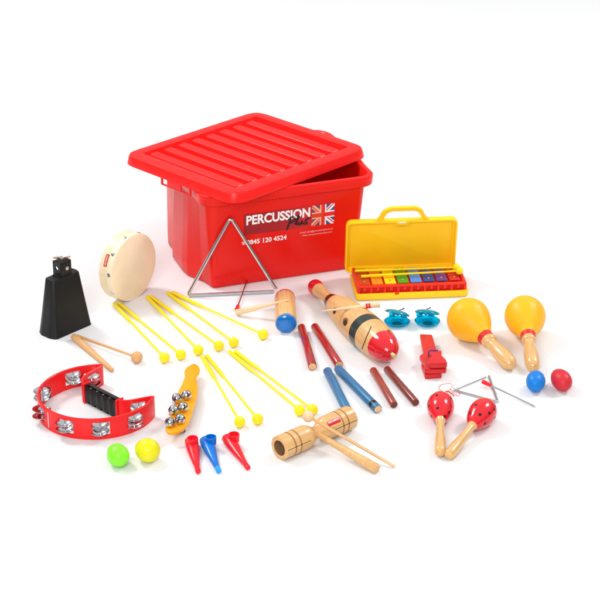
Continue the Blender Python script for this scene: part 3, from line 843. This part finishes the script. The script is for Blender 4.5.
# ================================================================== BELL STICK
def bell_stick():
    poly_px = [(295, 38), (330, 60), (334, 95), (306, 140), (303, 178), (322, 212), (312, 290), (272, 430), (240, 500), (180, 545), (110, 556), (80, 532), (80, 500), (102, 460), (150, 330), (168, 262), (202, 190), (222, 140), (220, 92), (245, 60)]
    pts3 = [G(155 + x / 7.5, 360 + y / 7.5, 2.0) for x, y in poly_px]
    O = Vector((-20.2, 268.5, 0)); X = at(O, R(90))
    Li = X.inverted(); pl = [(Li @ p).to_2d() for p in pts3]
    t = thing('bell_stick', 'orange plastic handle studded with small silver bells', 'bells', X)
    mb = MB(); sp_ = []
    for i in range(len(pl)):
        p0, p1, p2, p3 = pl[i - 1], pl[i], pl[(i + 1) % len(pl)], pl[(i + 2) % len(pl)]
        for j in range(5):
            q = j / 5; sp_.append(.5 * (2 * p1 + (p2 - p0) * q + (2 * p0 - 5 * p1 + 4 * p2 - p3) * q * q + (3 * p1 - p0 - 3 * p2 + p3) * q ** 3))
    prism(mb, sp_, 1.75, 2.35, M['orange2'], .2)
    # moulded diagonal grip ridges on the handle
    hd = Li @ G(196, 375, 2.35)
    for i in range(8):
        c = Li @ G(189.0 + i * .25 + 2.0, 370.5 + i * 1.75, 2.3)
        p = Vector((c.x, c.y, 2.3)); tube(mb, [p + Vector((-.35, -.75, 0)), p + Vector((.35, .75, 0))], .13, M['orange2'], 8)
    mb.build('handle_plate', t)
    def bell(c, r=1.0, down=False):
        b = MB(); n, k = 32, 16
        T = Matrix.Translation(c) @ Matrix.Rotation(R(random.uniform(0, 90)), 4, 'Z') @ Matrix.Rotation(R(180 if down else random.uniform(-25, 25)), 4, 'X')
        def skip(i, j): return i >= 7 and i <= 14 and (j % 8 in (0, 1) and (j % 8 == 0 or 9 <= i <= 12))
        lathe(b, [(-r * math.cos(PI * i / k), r * math.sin(PI * i / k)) for i in range(k + 1)], M['chrome'], n, T, 'Z', skip)
        lathe(b, [(-.85 * r * math.cos(PI * i / k), .85 * r * math.sin(PI * i / k)) for i in range(k + 1)], M['steel'], n, T, 'Z', lambda i, j: i >= 7 and (j % 8 in (0, 1) and (j % 8 == 0 or 9 <= i <= 12)))
        ball(b, c, r * .3, M['steel'])
        b.build('bell', t, fix=False)
    for x, y in ((163, 292), (140, 380), (113, 472), (236, 268), (212, 358), (188, 448)):
        c = Li @ G(155 + x / 7.5, 360 + (y - 4) / 7.5, 3.1); bell(c, .92)
    for x, y in ((163, 312), (140, 400), (113, 492), (262, 330), (240, 415), (205, 505)):
        c = Li @ G(155 + x / 7.5, 360 + y / 7.5, .95); bell(Vector((c.x, c.y, .86)), .85, True)
bell_stick()

# ================================================================== KAZOOS
def kazoos():
    def mk(P, Q, mat, tip, lab, turn=0):
        # local X runs from the wide end to the narrow mouth end
        A = G(*P, 0); B = G(*Q, 0); A.z = B.z = 0; L = (B - A).length
        X = pose(A, B); t = thing('kazoo', lab, 'kazoo', X, 'small plastic kazoos')
        m = MB(); k = 18; vs = []; n = 26
        secs = [(0, .75, .62, .72), (.05, 1.0, .78, .8), (.25, 1.08, .86, .88), (1.6, 1.14, .88, .9), (3.4, 1.04, .78, .8), (5.0, .84, .62, .66), (6.8, .62, .5, .54), (L - 1.2, .44, .42, .45), (L - .9, .48, .46, .47), (L - .12, .42, .42, .44), (L, .3, .3, .44)]
        for x, ry, rz, cz in secs:
            for j in range(n):
                a = 2 * PI * j / n; vs.append((x, ry * math.cos(a), cz + rz * math.sin(a)))
        fs = [[i * n + j, i * n + (j + 1) % n, (i + 1) * n + (j + 1) % n, (i + 1) * n + j] for i in range(7) for j in range(n)]
        fs.append(list(range(n))[::-1]); m.add(vs, fs, mat)
        o = len(m.v) - len(vs); kk = m.mi(tip)
        for i in range(7, len(secs) - 1):
            for j in range(n): m.f.append([o + i * n + j, o + i * n + (j + 1) % n, o + (i + 1) * n + (j + 1) % n, o + (i + 1) * n + j]); m.m.append(kk)
        m.f.append([o + (len(secs) - 1) * n + j for j in range(n)]); m.m.append(kk)
        m.build('kazoo_body', t)
        c = MB(); T = Matrix.Translation((1.75, turn, 1.1))
        lathe(c, [(-.2, .9), (.7, .93), (1.1, .96), (1.2, .94), (1.2, .76), (.55, .70), (.5, .05)], mat, 28, T, 'Z', cap0=False); c.build('resonator_cup', t)
        d = MB(); lathe(d, [(.56, .66), (.6, .3), (.6, .001)], mat, 24, T, 'Z', cap0=False); d.build('membrane', t)
    mk((191.0, 444.8), (198.3, 474.5), M['kred'], M['kred'], 'red kazoo immediately left of the blue kazoo', .1)
    mk((205.6, 444.0), (219.0, 474.0), M['kblue'], M['kbluetip'], 'blue kazoo with lighter blue mouthpiece', .55)
    mk((227.2, 441.8), (248.4, 470.6), M['kred'], M['kred'], 'red kazoo right of the blue kazoo, slanting the most', .6)
kazoos()

# ================================================================== WOODBLOCK SHAKER
def tone_cylinder():
    r = 2.0; A = G(286.1, 323.6, r); B = G(285.0, 299.5, r)
    L = 11.2; X = pose(A, B)
    t = thing('wooden_shaker', 'short wooden cylinder with a glossy blue end and a red end', 'shaker', X)
    m = MB(); lathe(m, [(0, r - .05), (.08, r), (L - .1, r), (L, r - .05)], M['oak'], 48); m.build('barrel', t)
    a = MB(); lathe(a, [(-.55, .001), (-.53, .5), (-.45, 1.0), (-.3, 1.5), (-.1, 1.85), (.1, 2.03), (.25, 2.04), (.26, 2.0)], M['blue'], 48, cap1=False); a.build('end_cap', t)['label'] = 'domed blue end cap'
    b = MB(); lathe(b, [(L - .3, 2.0), (L - .29, 2.04), (L + .1, 2.03), (L + .3, 1.6), (L + .35, .001)], M['mred'], 48, cap0=False); b.build('end_cap', t)['label'] = 'red end cap'
tone_cylinder()

# ================================================================== TONE BLOCK WITH HANDLE
def tone_block():
    r = 2.08; A = G(279.2, 448.2, r); B = G(349.6, 417.2, r); L = (B - A).length
    X = pose(A, B, R(0))
    t = thing('tone_block', 'double barrelled wooden tone block with handle and red label', 'tone block', X)
    W = L * .50
    def prof(left):
        p = [(0, r - .12), (.06, r - .03), (.18, r), (1.85, r), (1.93, r - .09), (2.07, r - .09), (2.15, r), (3.05, r), (3.13, r - .09), (3.27, r - .09), (3.35, r), (5.0, r + .01), (5.7, r - .04), (6.3, r - .22), (6.8, r - .5), (7.2, r - .8), (W, r - 1.08)]
        return p
    P = prof(True)
    def piece(flip):
        m = MB(); q = [(a, b, M['groove'] if 1.84 < a < 2.1 or 3.04 < a < 3.3 else None) for a, b in P]
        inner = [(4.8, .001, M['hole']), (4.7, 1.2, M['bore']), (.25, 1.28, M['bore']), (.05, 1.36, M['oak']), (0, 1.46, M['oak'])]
        T = Matrix.Identity(4) if not flip else Matrix.Translation((L, 0, 0)) @ Matrix.Rotation(PI, 4, 'Z')
        lathe(m, inner + q, M['oak'], 56, T, cap0=False, cap1=False)
        # saw slit, seen as a black line on the barrel
        pf = [(a, b) for a, b in P]
        s = MB()
        phs = SLIT_PHI if not flip else SLIT_PHI2
        vs, fs = [], []
        k = 16; x1 = 5.2
        for i in range(k + 1):
            a = .12 + (x1 - .12) * i / k
            for dp in (-.026, .026): vs.append(T @ Vector((a, (r + .012) * math.cos(phs + dp), (r + .012) * math.sin(phs + dp))))
        for i in range(k): fs.append([2 * i, 2 * i + 1, 2 * i + 3, 2 * i + 2])
        m.add(vs, fs, M['slit'])
        m.build('barrel', t, fix=False)
    piece(False); piece(True)
    c = MB(); lathe(c, [(W - .9, 1.0), (W + .9, 1.0)], M['oak'], 30); c.build('joint', t)
    Li = X.inverted()
    h0 = Li @ (G(320.5, 434.0, 1.9)); h1 = Li @ G(376.0, 468.6, .82); h0 = Vector((W, 0, 0))
    d = (h1 - h0); HL = d.length + .35
    hm = MB(); lathe(hm, [(0, .55), (2.0, .5), (4, .55), (HL * .5, .68), (HL * .8, .82), (HL - .5, .84), (HL - .15, .72), (HL, .4)], M['oak'], 28, pose(h0, h1, up=(0, 0, 1))); hm.build('handle', t)
    lb = MB(); pf = [(a, b) for a, b in P]; T = Matrix.Translation((L, 0, 0)) @ Matrix.Rotation(PI, 4, 'Z')
    ph0, ph1, xa, xb = LBL
    k = 10; vs, fs = [], []
    for i in range(k + 1):
        for j in range(k + 1):
            vs.append(T @ on_lathe(pf, xa + (xb - xa) * i / k, ph0 + (ph1 - ph0) * j / k, .03))
    for i in range(k):
        for j in range(k): a = i * (k + 1) + j; fs.append([a, a + 1, a + k + 2, a + k + 1])
    lb.add(vs, fs, M['label'])
    vs, fs = text_mesh('PERCUSSION', .34, .02, (xb - xa) * .86)
    lb.add([T @ on_lathe(pf, xb - (xb - xa) * .07 - v.x, ph1 + (ph0 - ph1) * .52 + (-1 if ph1 < ph0 else 1) * -0 + (v.y / r) * TXS, .045) for v in vs], fs, M['white'])
    lb.build('label', t, fix=False)
    # its beater, laid across the waist
    P0, Q0 = G(308.3, 416.3, 5.0), G(394.8, 466.6, .28)
    Lb = (Q0 - P0).length
    u = thing('tone_block_beater', 'thin wooden beater with pale ball head lying across the tone block', 'beater', pose(P0, Q0))
    b = MB(); lathe(b, [(.6, .27), (Lb - .2, .25), (Lb, .15)], M['hwood'], 14); b.build('stick', u)
    b = MB(); ball(b, (0, 0, 0), 1.0, M['pale']); b.build('ball_head', u)
SLIT_PHI = R(-205); SLIT_PHI2 = R(30); LBL = (R(60), R(35), 3.6, 6.2); TXS = 1
SLIT_PHI = R(200) if False else R(-155) ; 
SLIT_PHI = math.atan2(.18, -1)
SLIT_PHI2 = math.atan2(.18, 1)
tone_block()

# ================================================================== FISH GUIRO
def guiro():
    A = G(313.3, 285.3, 1.75); B = G(392.6, 354.6, 3.1); L = (B - A).length
    X = pose(A, B)
    t = thing('fish_guiro', 'fish shaped wooden guiro with red tail, red nose and two painted bands', 'guiro', X)
    k = [(0, 1.1), (.012, 1.42), (.03, 1.58), (.06, 1.5), (.10, 1.27), (.15, 1.12), (.20, 1.2), (.25, 1.55), (.31, 2.15), (.38, 2.68), (.46, 3.05), (.56, 3.32), (.66, 3.45), (.75, 3.42), (.82, 3.28), (.88, 2.98), (.93, 2.55), (.965, 1.85), (.985, 1.15), (.995, .5)]
    sm = [(a * L, r) for a, r in smooth(k, 5)]
    base = Matrix.Identity(4)
    m = MB()
    body = [(a, r, M['mred'] if a < .07 * L or a > .875 * L else (M['maroonpaint'] if .235 * L < a < .295 * L else (M['greenpaint'] if .675 * L < a < .74 * L else None))) for a, r in sm]
    lathe(m, body, M['oak'], 64, cap1=False)
    for a in (x * .1 for x in range(0)): pass
    m.build('fish_body', t)
    nb = MB(); lathe(nb, [(L * .99, .42), (L * 1.02, .40), (L * 1.024, .36), (L * 1.026, .001)], M['hwood'], 20); nb.build('nose_peg', t)
    # finger holes and sawn mouth, viewer side: inner shade painted as dark marks
    for px, py, k_ in ((334.8, 310.6, .95), (345.0, 321.8, 1.15)):
        a, ph = where(sm, X, px, py); h = MB()
        spot(h, sm, a, ph, .88 * k_, .66 * k_, M['bore'], .02); spot(h, sm, a + .14, ph + .04, .66 * k_, .54 * k_, M['hole'], .035)
        h.build('finger_hole', t, fix=False)
    mo = MB(); q = [where(sm, X, 371.6 + (361.8 - 371.6) * i / 8, 325.2 + (350.2 - 325.2) * i / 8) for i in range(9)]
    aw = [(a, p) for a, p in q]; vs, fs = [], []
    for i in range(9):
        a = sum(aw[max(0, min(8, i + d))][0] for d in (-1, 0, 1)) / 3; p = sum(aw[max(0, min(8, i + d))][1] for d in (-1, 0, 1)) / 3
        vs += [on_lathe(sm, a - .12, p, .03), on_lathe(sm, a + .12, p, .03)]
    mo.add(vs, [[2 * i, 2 * i + 1, 2 * i + 3, 2 * i + 2] for i in range(8)], M['slit']); mo.build('mouth', t, fix=False)
    a, ph = where(sm, X, 388.8, 330.6); e = MB(); spot(e, sm, a, ph, .3, .3, M['blackpaint'], .04); e.build('eye', t, fix=False)
    # scraper across its back
    P, Q = G(321.8, 311.2, 5.0), G(380.0, 304.6, 6.4); Ls = (Q - P).length
    s = thing('scraper_stick', 'pale wooden scraper with a red ring lying across the fish guiro', 'scraper', pose(P, Q))
    q = MB(); lathe(q, [(0, .05), (.4, .12), (Ls * .35, .28), (Ls * .7, .40), (Ls * .85, .45), (Ls - .2, .5), (Ls, .44)], M['pale'], 24); q.build('stick', s)
    q = MB()
    for a in (.775, .82): lathe(q, [(Ls * a - .22, .42), (Ls * a - .2, .48), (Ls * a + .2, .49), (Ls * a + .22, .42)], M['bandred'], 24, cap0=False, cap1=False)
    q.build('painted_ring', s)
guiro()

# ================================================================== GLOCKENSPIEL
def glockenspiel():
    O = G(357.4, 301.3, 0); ang = R(5.2)
    O = Vector((11.0, 321.1, 0)); X = at(O, ang)
    t = thing('glockenspiel', 'toy glockenspiel with coloured bars in an open yellow case', 'glockenspiel', X)
    W, D = 22.4, 10.2
    m = MB(); out = rounded([(.0, 0), (W, 0), (W, D), (0, D)], [.9, .9, .5, .5], 5)
    ins = offset(out, -.35)
    loft(m, [(offset(out, -.3), 0), (offset(out, -.05), .15), (out, .5), (out, 1.3), (offset(out, -.08), 1.45), (ins, 1.45), (ins, .5)], M['case'], cap1=True)
    rbox(m, 7.7, -.04, 1.1, 8.5, .1, 1.7, M['gred'], .1, .03)      # catch at the front
    m.build('case_base', t)
    # red frame
    f = MB(); g = M['gred']
    rbox(f, .45, 1.15, .5, W - .45, D - .4, 2.35, g, .2, .1)
    n = 8; cell = (W - 1.1) / n
    rbox(f, .45, .4, .5, W - .45, 1.3, 1.35, g, .1, .05)
    rbox(f, .42, .36, 2.55, W - .42, 1.35, 2.82, g, .12, .06)
    for i in range(n + 1):        # front rail: a pocket with a tongue under every bar
        x = .45 + i * cell; rbox(f, x - (.0 if i == 0 else .28), .4, .8, x + (.0 if i == n else .28), 1.2, 2.6, g, .05, .03)
        if i < n: rbox(f, x + cell * .5 - .3, .45, 1.75, x + cell * .5 + .3, 1.2, 2.6, g, .1, .03)
    rbox(f, .33, .45, .6, .95, D - .4, 2.85, g, .1, .05); rbox(f, W - .95, .45, .6, W - .33, D - .4, 2.85, g, .1, .05)
    f.build('red_frame', t)
    cols = [('rust', (.50, .04, .012)), ('orange', (.85, .24, .01)), ('yellow', (.86, .58, .01)), ('green', (.07, .30, .012)), ('sky_blue', (.06, .22, .62)), ('navy', (.03, .055, .25)), ('purple', (.13, .04, .22)), ('red', (.62, .02, .015))]
    for i, (nm, c) in enumerate(cols):
        x = .85 + i * (W - 1.7) / n; w = (W - 1.7) / n * .84
        if i == 0: x -= .0
        sh = i * .10; y0, y1 = 1.5 + sh, 9.3 - sh
        b = MB(); rbox(b, x, y0, 2.62, x + w, y1, 2.85, bar_mat(nm, c), .08, .04); o = b.build('bar', t); o['label'] = nm.replace('_', ' ') + ' metal bar'
        for yy in (y0 + 1.25, y1 - 1.0):
            s = MB(); lathe(s, [(2.86, .24), (2.95, .24), (3.05, .14), (3.07, .001)], M['chrome'], 14, Matrix.Translation((x + w / 2, yy, 0)), 'Z'); s.build('screw', o)
    # open cover leaning back a little
    Cv = Matrix.Translation((-1.05, D - .1, 1.6)) @ Matrix.Rotation(R(90 + 8), 4, 'X') @ Matrix.Translation((0, 0, 0))
    # in the cover's own frame: x right, y up its face, z towards the viewer
    W2, H2 = W + .0, 11.75
    c = MB(); o1 = rounded(rect(0, 0, W2, H2), [1.3, 1.3, 1.35, 1.35], 7)
    def r_(off, z): return (offset(o1, off), z)
    loft(c, [r_(-.4, -1.5), r_(-.1, -1.4), r_(0, -1.1), r_(0, .0), r_(-.08, .1), r_(-.38, .1), r_(-.45, .0), r_(-.5, -.5), r_(-.9, -.62), r_(-1.0, -.9)], M['case'], Cv, cap1=False)
    rbox(c, .7, .7, -1.3, W2 - .7, H2 - .7, -.85, M['case'], .2, .03, Cv)
    c.build('case_cover', t, angle=40)
    # carrying handle arch on the cover's top edge
    hd = MB()
    def arch(pairs):
        pts = []
        for i in range(len(pairs) - 1):
            (x0, y0), (x1, y1) = pairs[i], pairs[i + 1]
        return pts
    outer = rounded([(6.1, H2 - .1), (7.2, H2 + .2), (8.2, H2 + 2.2), (9.6, H2 + 2.9), (14.6, H2 + 2.9), (16.0, H2 + 2.2), (17.0, H2 + .2), (18.1, H2 - .1)], 1.6, 6)
    inner = rounded([(7.0, H2 - .25), (8.0, H2 - .15), (8.9, H2 + 1.75), (9.9, H2 + 2.15), (14.3, H2 + 2.15), (15.3, H2 + 1.75), (16.2, H2 - .15), (17.2, H2 - .25)], 1.3, 6)
    def open_round(P): return P
    k = len(outer); vs, fs = [], []
    outer = outer[2:-2]; inner = inner[2:-2]; k = len(outer)
    for z in (-.95, -.1):
        vs += [(p.x - .85, p.y, z) for p in outer] + [(p.x - .85, p.y, z) for p in inner]
    for i in range(k - 1):
        fs += [[i, i + 1, k + i + 1, k + i], [2 * k + i, 3 * k + i, 3 * k + i + 1, 2 * k + i + 1], [i, 2 * k + i, 2 * k + i + 1, i + 1], [k + i, k + i + 1, 3 * k + i + 1, 3 * k + i]]
    fs += [[0, k, 3 * k, 2 * k], [k - 1, 3 * k - 1, 4 * k - 1, 2 * k - 1]]
    hd.add(vs, fs, M['case'], Cv); o = hd.build('carry_handle', t)
    bv = o.modifiers.new('bevel', 'BEVEL'); bv.width = .0016; bv.segments = 3; bv.limit_method = 'ANGLE'
    lt = MB(); rbox(lt, 9.8, H2 - 1.0, -.55, 12.6, H2 - .15, .16, M['case'], .2, .08, Cv); lt.build('catch', t)
    wh = MB(); rbox(wh, 10.4, H2 - .42, .1, 11.9, H2 - .12, .2, M['white'], .08, .03, Cv); wh.build('catch_slot', t)
    # two yellow mallets lying on the bars: things of their own
    def mal(P, Q, lab):
        u = thing('glockenspiel_mallet', lab, 'mallet', pose(P, Q), 'mallets lying on the glockenspiel bars'); L = (Q - P).length
        a = MB(); lathe(a, [(0, .2), (.1, .3), (6, .3), (7, .22), (L, .19)], M['yel'], 14); a.build('stick', u)
        a = MB(); ball(a, (L, 0, 0), .78, M['yel']); a.build('ball_head', u)
    mal(G(355.0, 270.8, 3.3), G(456.0, 267.4, 3.75), 'yellow mallet furthest back across the glockenspiel bars')
    mal(G(361.0, 276.4, 3.3), G(459.3, 270.9, 3.75), 'yellow mallet nearest the front across the glockenspiel bars')
glockenspiel()

# ================================================================== CASTANETS
def castanets():
    def shell(mb, T):
        pr = [(0, .001), (.0, 1.0), (.1, 1.6), (.3, 2.1), (.55, 2.4), (.72, 2.45), (.76, 2.38), (.68, 2.2), (.42, 1.85), (.26, 1.3), (.2, .5), (.2, .001)]
        lathe(mb, pr, M['turq'], 40, T, 'Z', cap0=False, cap1=False)
        # the two ears by the hinge
        for s in (-1, 1):
            rbox(mb, s * 1.15 - .6, 1.75, .62, s * 1.15 + .6, 2.75, .98, M['turq'], .25, .08, T)
    for (px, py, rz, lab) in ((397.0, 324.2, R(-8), 'turquoise see through castanet nearest the fish guiro'), (427.2, 323.8, R(6), 'turquoise see through castanet nearest the orange maraca')):
        X = at(G(px, py, 0), rz)
        t = thing('castanet', lab, 'castanet', X, 'pair of clear turquoise castanets')
        a = MB(); shell(a, Matrix.Identity(4)); a.build('lower_shell', t)
        b = MB(); T = Matrix.Translation((0, 2.35, 1.25)) @ Matrix.Rotation(R(-27), 4, 'X') @ Matrix.Rotation(R(9), 4, 'Y') @ Matrix.Translation((0, -2.35, .5)) @ Matrix.Diagonal((1, 1, -1, 1))
        shell(b, T); b.build('upper_shell', t)
        c = MB()
        tube(c, [(-.9, 2.2, .95), (-.6, 1.6, 1.5), (0, 1.3, 1.3), (.6, 1.7, 1.6), (.9, 2.3, 1.5)], .11, M['cord'], 8)
        tube(c, [(-.9, 2.2, .95), (-1.1, 2.9, 1.2), (0, 3.0, 1.5), (1.1, 2.9, 2.0), (.9, 2.5, 2.3)], .1, M['cord'], 8)
        c.build('cord', t)
castanets()

# ================================================================== CLAPPER
def clapper():
    O = Vector((24.1, 288.0, 0)); X = at(O, R(4))
    t = thing('clapper', 'red wooden clapper with three loose plates tied by blue cord', 'clapper', X)
    m = M['clap']
    def plate(pts, z0, z1, name, T=None, rr=.35):
        mb = MB(); prism(mb, rounded(pts, rr, 4), z0, z1, m, .12, T); return mb.build(name, t)
    plate([(-1.6, .0), (1.5, .1), (1.6, 4.5), (-1.5, 4.6)], 0.0, .95, 'bottom_plate', Matrix.Rotation(R(3), 4, 'Z'))
    plate([(-1.7, .4), (-1.1, -.05), (2.1, 0), (2.35, .5), (1.9, 2.6), (2.2, 4.2), (1.4, 5.4), (1.35, 14.2), (-.95, 14.6), (-1.15, 6.6), (-2.0, 5.6), (-1.5, 2.6)], 1.05, 1.95, 'handle_plate', Matrix.Rotation(R(-1), 4, 'Z'))
    T = Matrix.Translation((.1, 0, 2.15)) @ Matrix.Rotation(R(2), 4, 'X') @ Matrix.Rotation(R(-2), 4, 'Z')
    plate([(-.9, .0), (2.3, .1), (2.1, 1.6), (1.55, 3.0), (1.7, 4.9), (-.6, 4.9), (-.25, 3.0), (-1.1, 1.5)], 0, 1.0, 'top_plate', T)
    c = MB(); tube(c, [(-.35, 5.05, 1.9), (-.3, 5.0, 3.1), (-.1, 4.8, 3.36), (.5, 4.75, 3.4), (1.2, 4.8, 3.36), (1.4, 5.0, 3.1), (1.4, 5.05, 1.9)], .11, M['cord'], 8); c.build('cord', t)
clapper()

# ================================================================== MARACAS
DOTS = (((80, 121), (43, 173), (83, 182), (139, 204), (50, 226), (108, 235), (150, 135)), ((268, 168), (325, 151), (240, 207), (288, 214), (333, 207), (312, 257), (358, 190)))
def maracas():
    prof = smooth([(0, .0), (.12, .9), (.55, 1.95), (1.3, 2.9), (2.5, 3.75), (4.0, 4.12), (5.5, 3.88), (7.0, 3.2), (8.3, 2.4), (9.3, 1.8), (10.0, 1.5)], 5)
    X0 = None
    for i, (hc, az, lab) in enumerate((((468.2, 319.0), math.degrees(math.atan2(-13.6, 7.0)), 'large orange maraca lying next to the glockenspiel case'),
                                       ((524.9, 315.3), math.degrees(math.atan2(-16.0, -.1)), 'large orange maraca pointing at the blue egg'))):
        C = G(*hc, 4.2); d = Vector((math.cos(R(az)), math.sin(R(az)), -.195)).normalized()
        X = pose(C - d * 4.0, C)
        if i == 1: X = X @ Matrix.Diagonal((1.03, .94, .94, 1))
        if X0 is None:
            t = thing('maraca', lab, 'maraca', X, 'pair of large orange maracas')
            m = MB(); lathe(m, prof, M['orange'], 56, cap0=False); m.build('head', t)
            m = MB(); lathe(m, [(9.75, 1.5), (9.8, 1.56), (10.9, 1.42), (10.95, 1.36)], M['bandred'], 40, cap0=False, cap1=False); m.build('band', t)
            m = MB(); lathe(m, smooth([(10.0, 1.3), (11.0, 1.38), (11.4, 1.46), (11.9, 1.36), (12.4, 1.06), (13.3, 1.12), (14.8, 1.36), (16.7, 1.5), (18.3, 1.42), (19.2, 1.12), (19.7, .6), (19.85, .0)], 5), M['hwood'], 40); m.build('handle', t)
            X0 = t
        else: dup(X0, X, lab)
    # small red ones with black dots
    sp = smooth([(0, .0), (.08, .6), (.35, 1.2), (.95, 1.8), (2.0, 2.27), (3.2, 2.38), (4.5, 2.2), (5.6, 1.8), (6.6, 1.3), (7.2, .9)], 5)
    for i, (hc, he, lab) in enumerate((((440.6, 404.6), (440.2, 455.0), 'red maraca with black dots pointing straight at the viewer'), ((483.6, 411.2), (452.0, 451.5), 'red maraca with black dots slanting to the lower left'))):
        C = G(*hc, 2.35); E = G(*he, .9); d = (E - C).normalized(); X = pose(C - d * 2.5, C, R(0 if i == 0 else 20))
        t = thing('maraca', lab, 'maraca', X, 'pair of small dotted red maracas')
        m = MB(); lathe(m, sp, M['mred'], 48, cap0=False)
        for (u, v) in DOTS[i]:
            a, ph = where(sp, X, 420 + u / 4.8, 370 + v / 4.8); spot(m, sp, a, ph, .27, .27, M['blackpaint'], .02)
        for (a, ph) in ((1.2, 230), (3, 210), (3, 330), (2, 290), (4.6, 250)): spot(m, sp, a, R(ph), .27, .27, M['blackpaint'], .02)
        m.build('head', t, fix=False)
        m = MB(); lathe(m, smooth([(6.9, .95), (7.3, .86), (7.9, .72), (9.3, .68), (11.5, .78), (13.5, .94), (15.5, 1.0), (16.5, .92), (17.0, .62), (17.15, 0)], 5), M['hwood'], 32); m.build('handle', t)
maracas()

# ================================================================== LIGHT
w = bpy.data.worlds.new('World'); sc.world = w; w.use_nodes = True
# unseen studio surround graded bright overhead, dark at the horizon, for chrome contrast
nt = w.node_tree; bg = nt.nodes['Background']; bg.inputs['Strength'].default_value = .88
tc = nt.nodes.new('ShaderNodeTexCoord'); sx = nt.nodes.new('ShaderNodeSeparateXYZ'); cr = nt.nodes.new('ShaderNodeValToRGB')
nt.links.new(tc.outputs['Generated'], sx.inputs[0]); nt.links.new(sx.outputs['Z'], cr.inputs['Fac']); nt.links.new(cr.outputs['Color'], bg.inputs['Color'])
e = cr.color_ramp.elements; e[0].position = .12; e[0].color = (.10, .10, .11, 1); e[1].position = 1; e[1].color = (.92, .92, .92, 1)
q = e.new(.30); q.color = (.30, .30, .31, 1); q = e.new(.5); q.color = (.84, .84, .84, 1)
def softbox_or_fill(name, loc, target, size, power, sy=None):
    l = bpy.data.lights.new(name, 'AREA'); l.shape = 'RECTANGLE'; l.size = size; l.size_y = sy or size; l.energy = power
    o = bpy.data.objects.new(name, l); col.objects.link(o); o.location = loc
    o.rotation_euler = (Vector(target) - Vector(loc)).to_track_quat('-Z', 'Y').to_euler()
T = (0, 3.0, 0)
softbox_or_fill('softbox_or_fill', (-1.9, 4.3, 2.6), (0, 3.5, 0), .8, 60)
softbox_or_fill('softbox_or_fill', (2.1, 4.0, 2.4), (0, 3.5, 0), .7, 44)
softbox_or_fill('softbox_or_fill', (-.7, -.9, 2.3), (0, 3.2, .1), 1.7, 116)  # fill lamp added behind the camera to brighten faces turned to it

sc.render.engine = 'CYCLES'
sc.cycles.use_denoising = True
sc.cycles.max_bounces = 8
sc.view_settings.view_transform = 'Standard'; sc.view_settings.look = 'None'
sc.view_settings.exposure = 0; sc.view_settings.gamma = 1
sc.render.resolution_x = 1024; sc.render.resolution_y = 1024
